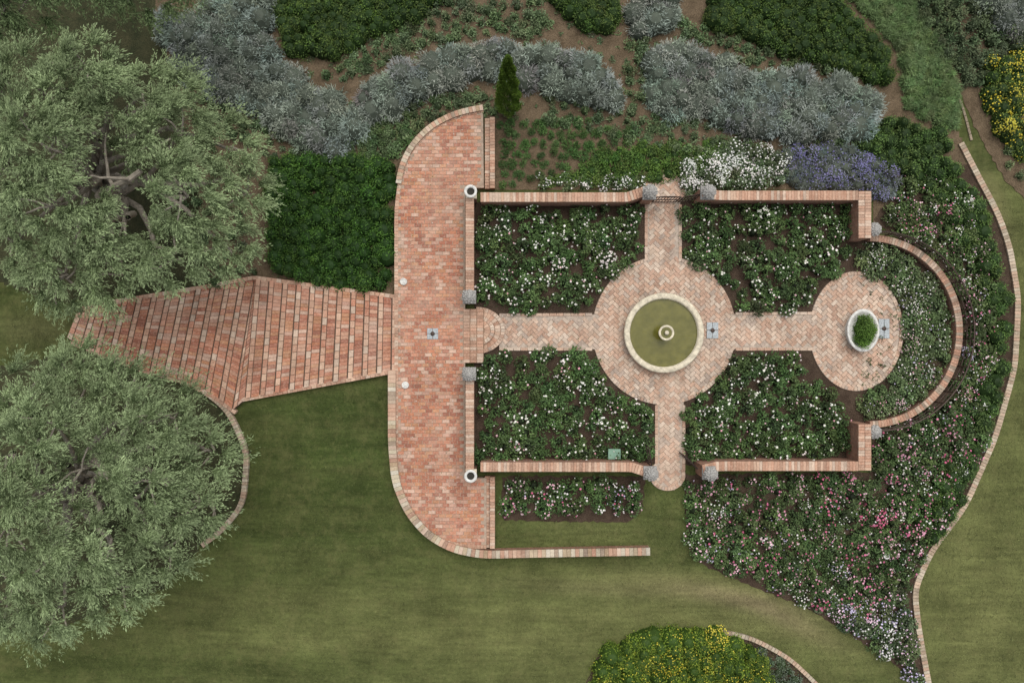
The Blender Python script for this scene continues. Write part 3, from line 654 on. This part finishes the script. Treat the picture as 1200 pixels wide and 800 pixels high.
def tree(name,bpx,lobes,dark,light,dens=1.0,limbs=()):
    e=empty(name); g0=float(gz((bpx[0]-600)/S)); bx,by=W(*bpx,g0); T=Tubes(); Vs=[];Cs=[]
    fork=np.array([bx,by,g0+1.6]); branch(T,(bx,by,g0-.3),fork,.38,.26,.1)
    for (px,py,z) in limbs:
        x,y=W(px,py,z); ps=branch(T,fork,(x,y,z),.2,.09,.35,8)
        for j in range(3): branch(T,ps[5+j],np.array(ps[5+j])+rng.normal(0,.7,3)+np.array([0,0,.6]),.07,.02,.3,5)
    for (px,py,rp,zt) in lobes:
        zc=zt-1.0; x,y=W(px,py,zc); r=rp/S*(H-zc)/H; c=np.array([x,y,zc]); 
        branch(T,fork+rng.normal(0,.08,3),c-np.array([0,0,.3]),.15,.05)
        sp=scatter(np.array(circ(x,y,r*.92,r*.92,20)),.585,400)
        for s,(sx0,sy0) in enumerate(sp):
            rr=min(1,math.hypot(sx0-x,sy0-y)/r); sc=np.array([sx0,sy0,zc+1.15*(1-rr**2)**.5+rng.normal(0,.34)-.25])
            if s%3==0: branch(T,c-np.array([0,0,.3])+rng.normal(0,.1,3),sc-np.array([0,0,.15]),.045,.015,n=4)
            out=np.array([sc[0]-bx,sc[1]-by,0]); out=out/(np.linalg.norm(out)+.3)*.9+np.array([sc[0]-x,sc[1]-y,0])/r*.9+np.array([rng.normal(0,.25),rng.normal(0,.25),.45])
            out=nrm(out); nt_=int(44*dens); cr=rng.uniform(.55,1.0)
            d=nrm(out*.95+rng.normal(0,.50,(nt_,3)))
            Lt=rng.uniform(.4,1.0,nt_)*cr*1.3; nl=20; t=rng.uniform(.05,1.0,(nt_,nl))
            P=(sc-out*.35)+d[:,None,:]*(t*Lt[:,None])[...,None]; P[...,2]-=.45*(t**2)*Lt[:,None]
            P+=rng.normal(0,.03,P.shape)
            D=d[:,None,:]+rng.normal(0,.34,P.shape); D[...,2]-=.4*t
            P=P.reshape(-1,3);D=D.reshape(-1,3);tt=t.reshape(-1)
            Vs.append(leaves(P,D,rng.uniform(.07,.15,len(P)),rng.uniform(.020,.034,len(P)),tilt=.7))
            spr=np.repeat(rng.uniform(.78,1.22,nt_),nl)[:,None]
            k=np.clip(.05+.8*tt+rng.normal(0,.16,len(P)),0,1)[:,None]; tw_=rng.uniform(.82,1.18)  # colour runs dark to light along sprays, painting shade between clumps
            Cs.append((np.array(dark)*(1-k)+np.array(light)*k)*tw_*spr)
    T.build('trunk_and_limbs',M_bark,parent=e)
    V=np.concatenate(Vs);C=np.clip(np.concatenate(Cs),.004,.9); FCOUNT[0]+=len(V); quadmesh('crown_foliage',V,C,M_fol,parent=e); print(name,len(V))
OD=(.078,.112,.042);OL=(.275,.35,.175)
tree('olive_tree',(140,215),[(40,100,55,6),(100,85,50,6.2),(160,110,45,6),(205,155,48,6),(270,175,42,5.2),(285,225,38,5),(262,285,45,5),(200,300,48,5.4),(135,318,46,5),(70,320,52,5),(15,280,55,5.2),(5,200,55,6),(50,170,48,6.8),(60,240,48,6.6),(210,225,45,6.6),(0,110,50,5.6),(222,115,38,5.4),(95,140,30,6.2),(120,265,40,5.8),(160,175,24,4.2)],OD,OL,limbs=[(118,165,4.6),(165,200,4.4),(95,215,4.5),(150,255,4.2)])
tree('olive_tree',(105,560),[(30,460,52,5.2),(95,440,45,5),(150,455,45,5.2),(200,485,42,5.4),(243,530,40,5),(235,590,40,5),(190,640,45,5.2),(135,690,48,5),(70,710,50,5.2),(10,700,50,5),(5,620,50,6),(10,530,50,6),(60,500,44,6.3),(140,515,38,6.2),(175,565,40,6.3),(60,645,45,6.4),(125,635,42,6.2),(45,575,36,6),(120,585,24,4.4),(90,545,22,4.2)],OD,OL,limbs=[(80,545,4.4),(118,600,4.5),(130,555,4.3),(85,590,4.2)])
tree('dark_leaf_tree',(110,-70),[(30,-10,50,6),(110,-20,40,6),(180,-12,45,5.6),(225,-20,40,5.4),(-10,20,45,6)],(.035,.06,.02),(.13,.18,.075))
def conifer(bpx,tpx,r):
    bx,by=W(*bpx,0); 
    hgt=H*(1-(400-bpx[1])/(400-tpx[1])); e=empty('conical_cypress'); T=Tubes(); branch(T,(bx,by,-.1),(bx,by,hgt*.9),.09,.02,.02); T.build('trunk',M_bark,parent=e)
    n=14000; t=rng.uniform(0.03,1,n)**.9; a=rng.uniform(0,2*math.pi,n); rr=r*np.minimum(1,(t+.05)*6)*(1-t)**.55*(1+.15*np.sin(a*5+t*25))*rng.uniform(.75,1.05,n)
    c=np.c_[bx+rr*np.cos(a),by+rr*np.sin(a),t*hgt]; d=np.c_[np.cos(a)*.5,np.sin(a)*.5,np.ones(n)*.9]+rng.normal(0,.25,(n,3))
    k=rng.beta(2,2,n)[:,None]; C=np.array([.06,.12,.018])*(1-k)+np.array([.19,.29,.045])*k
    quadmesh('foliage',leaves(c,d,rng.uniform(.08,.15,n),rng.uniform(.03,.05,n),tilt=.8),C,M_fol,parent=e)
conifer((596,128),(605,66),.5)
print('quads',FCOUNT[0])
# ---------------------------------------------------------------- light, camera
w=bpy.data.worlds.new('World'); bpy.context.scene.world=w; w.use_nodes=True; nt=w.node_tree
bg=nt.nodes['Background']; sk=nt.nodes.new('ShaderNodeTexSky'); sk.sky_type='NISHITA'; sk.sun_disc=False
SE,SR=math.radians(68),math.radians(20)
sk.sun_elevation=SE; sk.sun_rotation=SR; sk.air_density=1.0; sk.dust_density=3.0; sk.ozone_density=1.0
hs=nt.nodes.new('ShaderNodeHueSaturation'); hs.inputs['Saturation'].default_value=.22; nt.links.new(sk.outputs[0],hs.inputs['Color'])
nt.links.new(hs.outputs[0],bg.inputs[0]); bg.inputs[1].default_value=.15
sl=bpy.data.lights.new('sun','SUN'); sl.energy=2.0; sl.angle=math.radians(55); sl.color=(1,.965,.915)
so=bpy.data.objects.new('sun',sl); link(so)
dv=Vector((math.sin(SR)*math.cos(SE),math.cos(SR)*math.cos(SE),math.sin(SE))); so.rotation_euler=dv.to_track_quat('Z','Y').to_euler()
cam=bpy.data.cameras.new('camera'); cam.lens=LENS; cam.sensor_width=36; cam.clip_end=1000; co=bpy.data.objects.new('camera',cam); link(co); co.location=(0,0,H); co.rotation_euler=(0,0,0)
sc=bpy.context.scene; sc.camera=co; sc.view_settings.view_transform='Standard'; sc.view_settings.look='None'; sc.view_settings.exposure=0
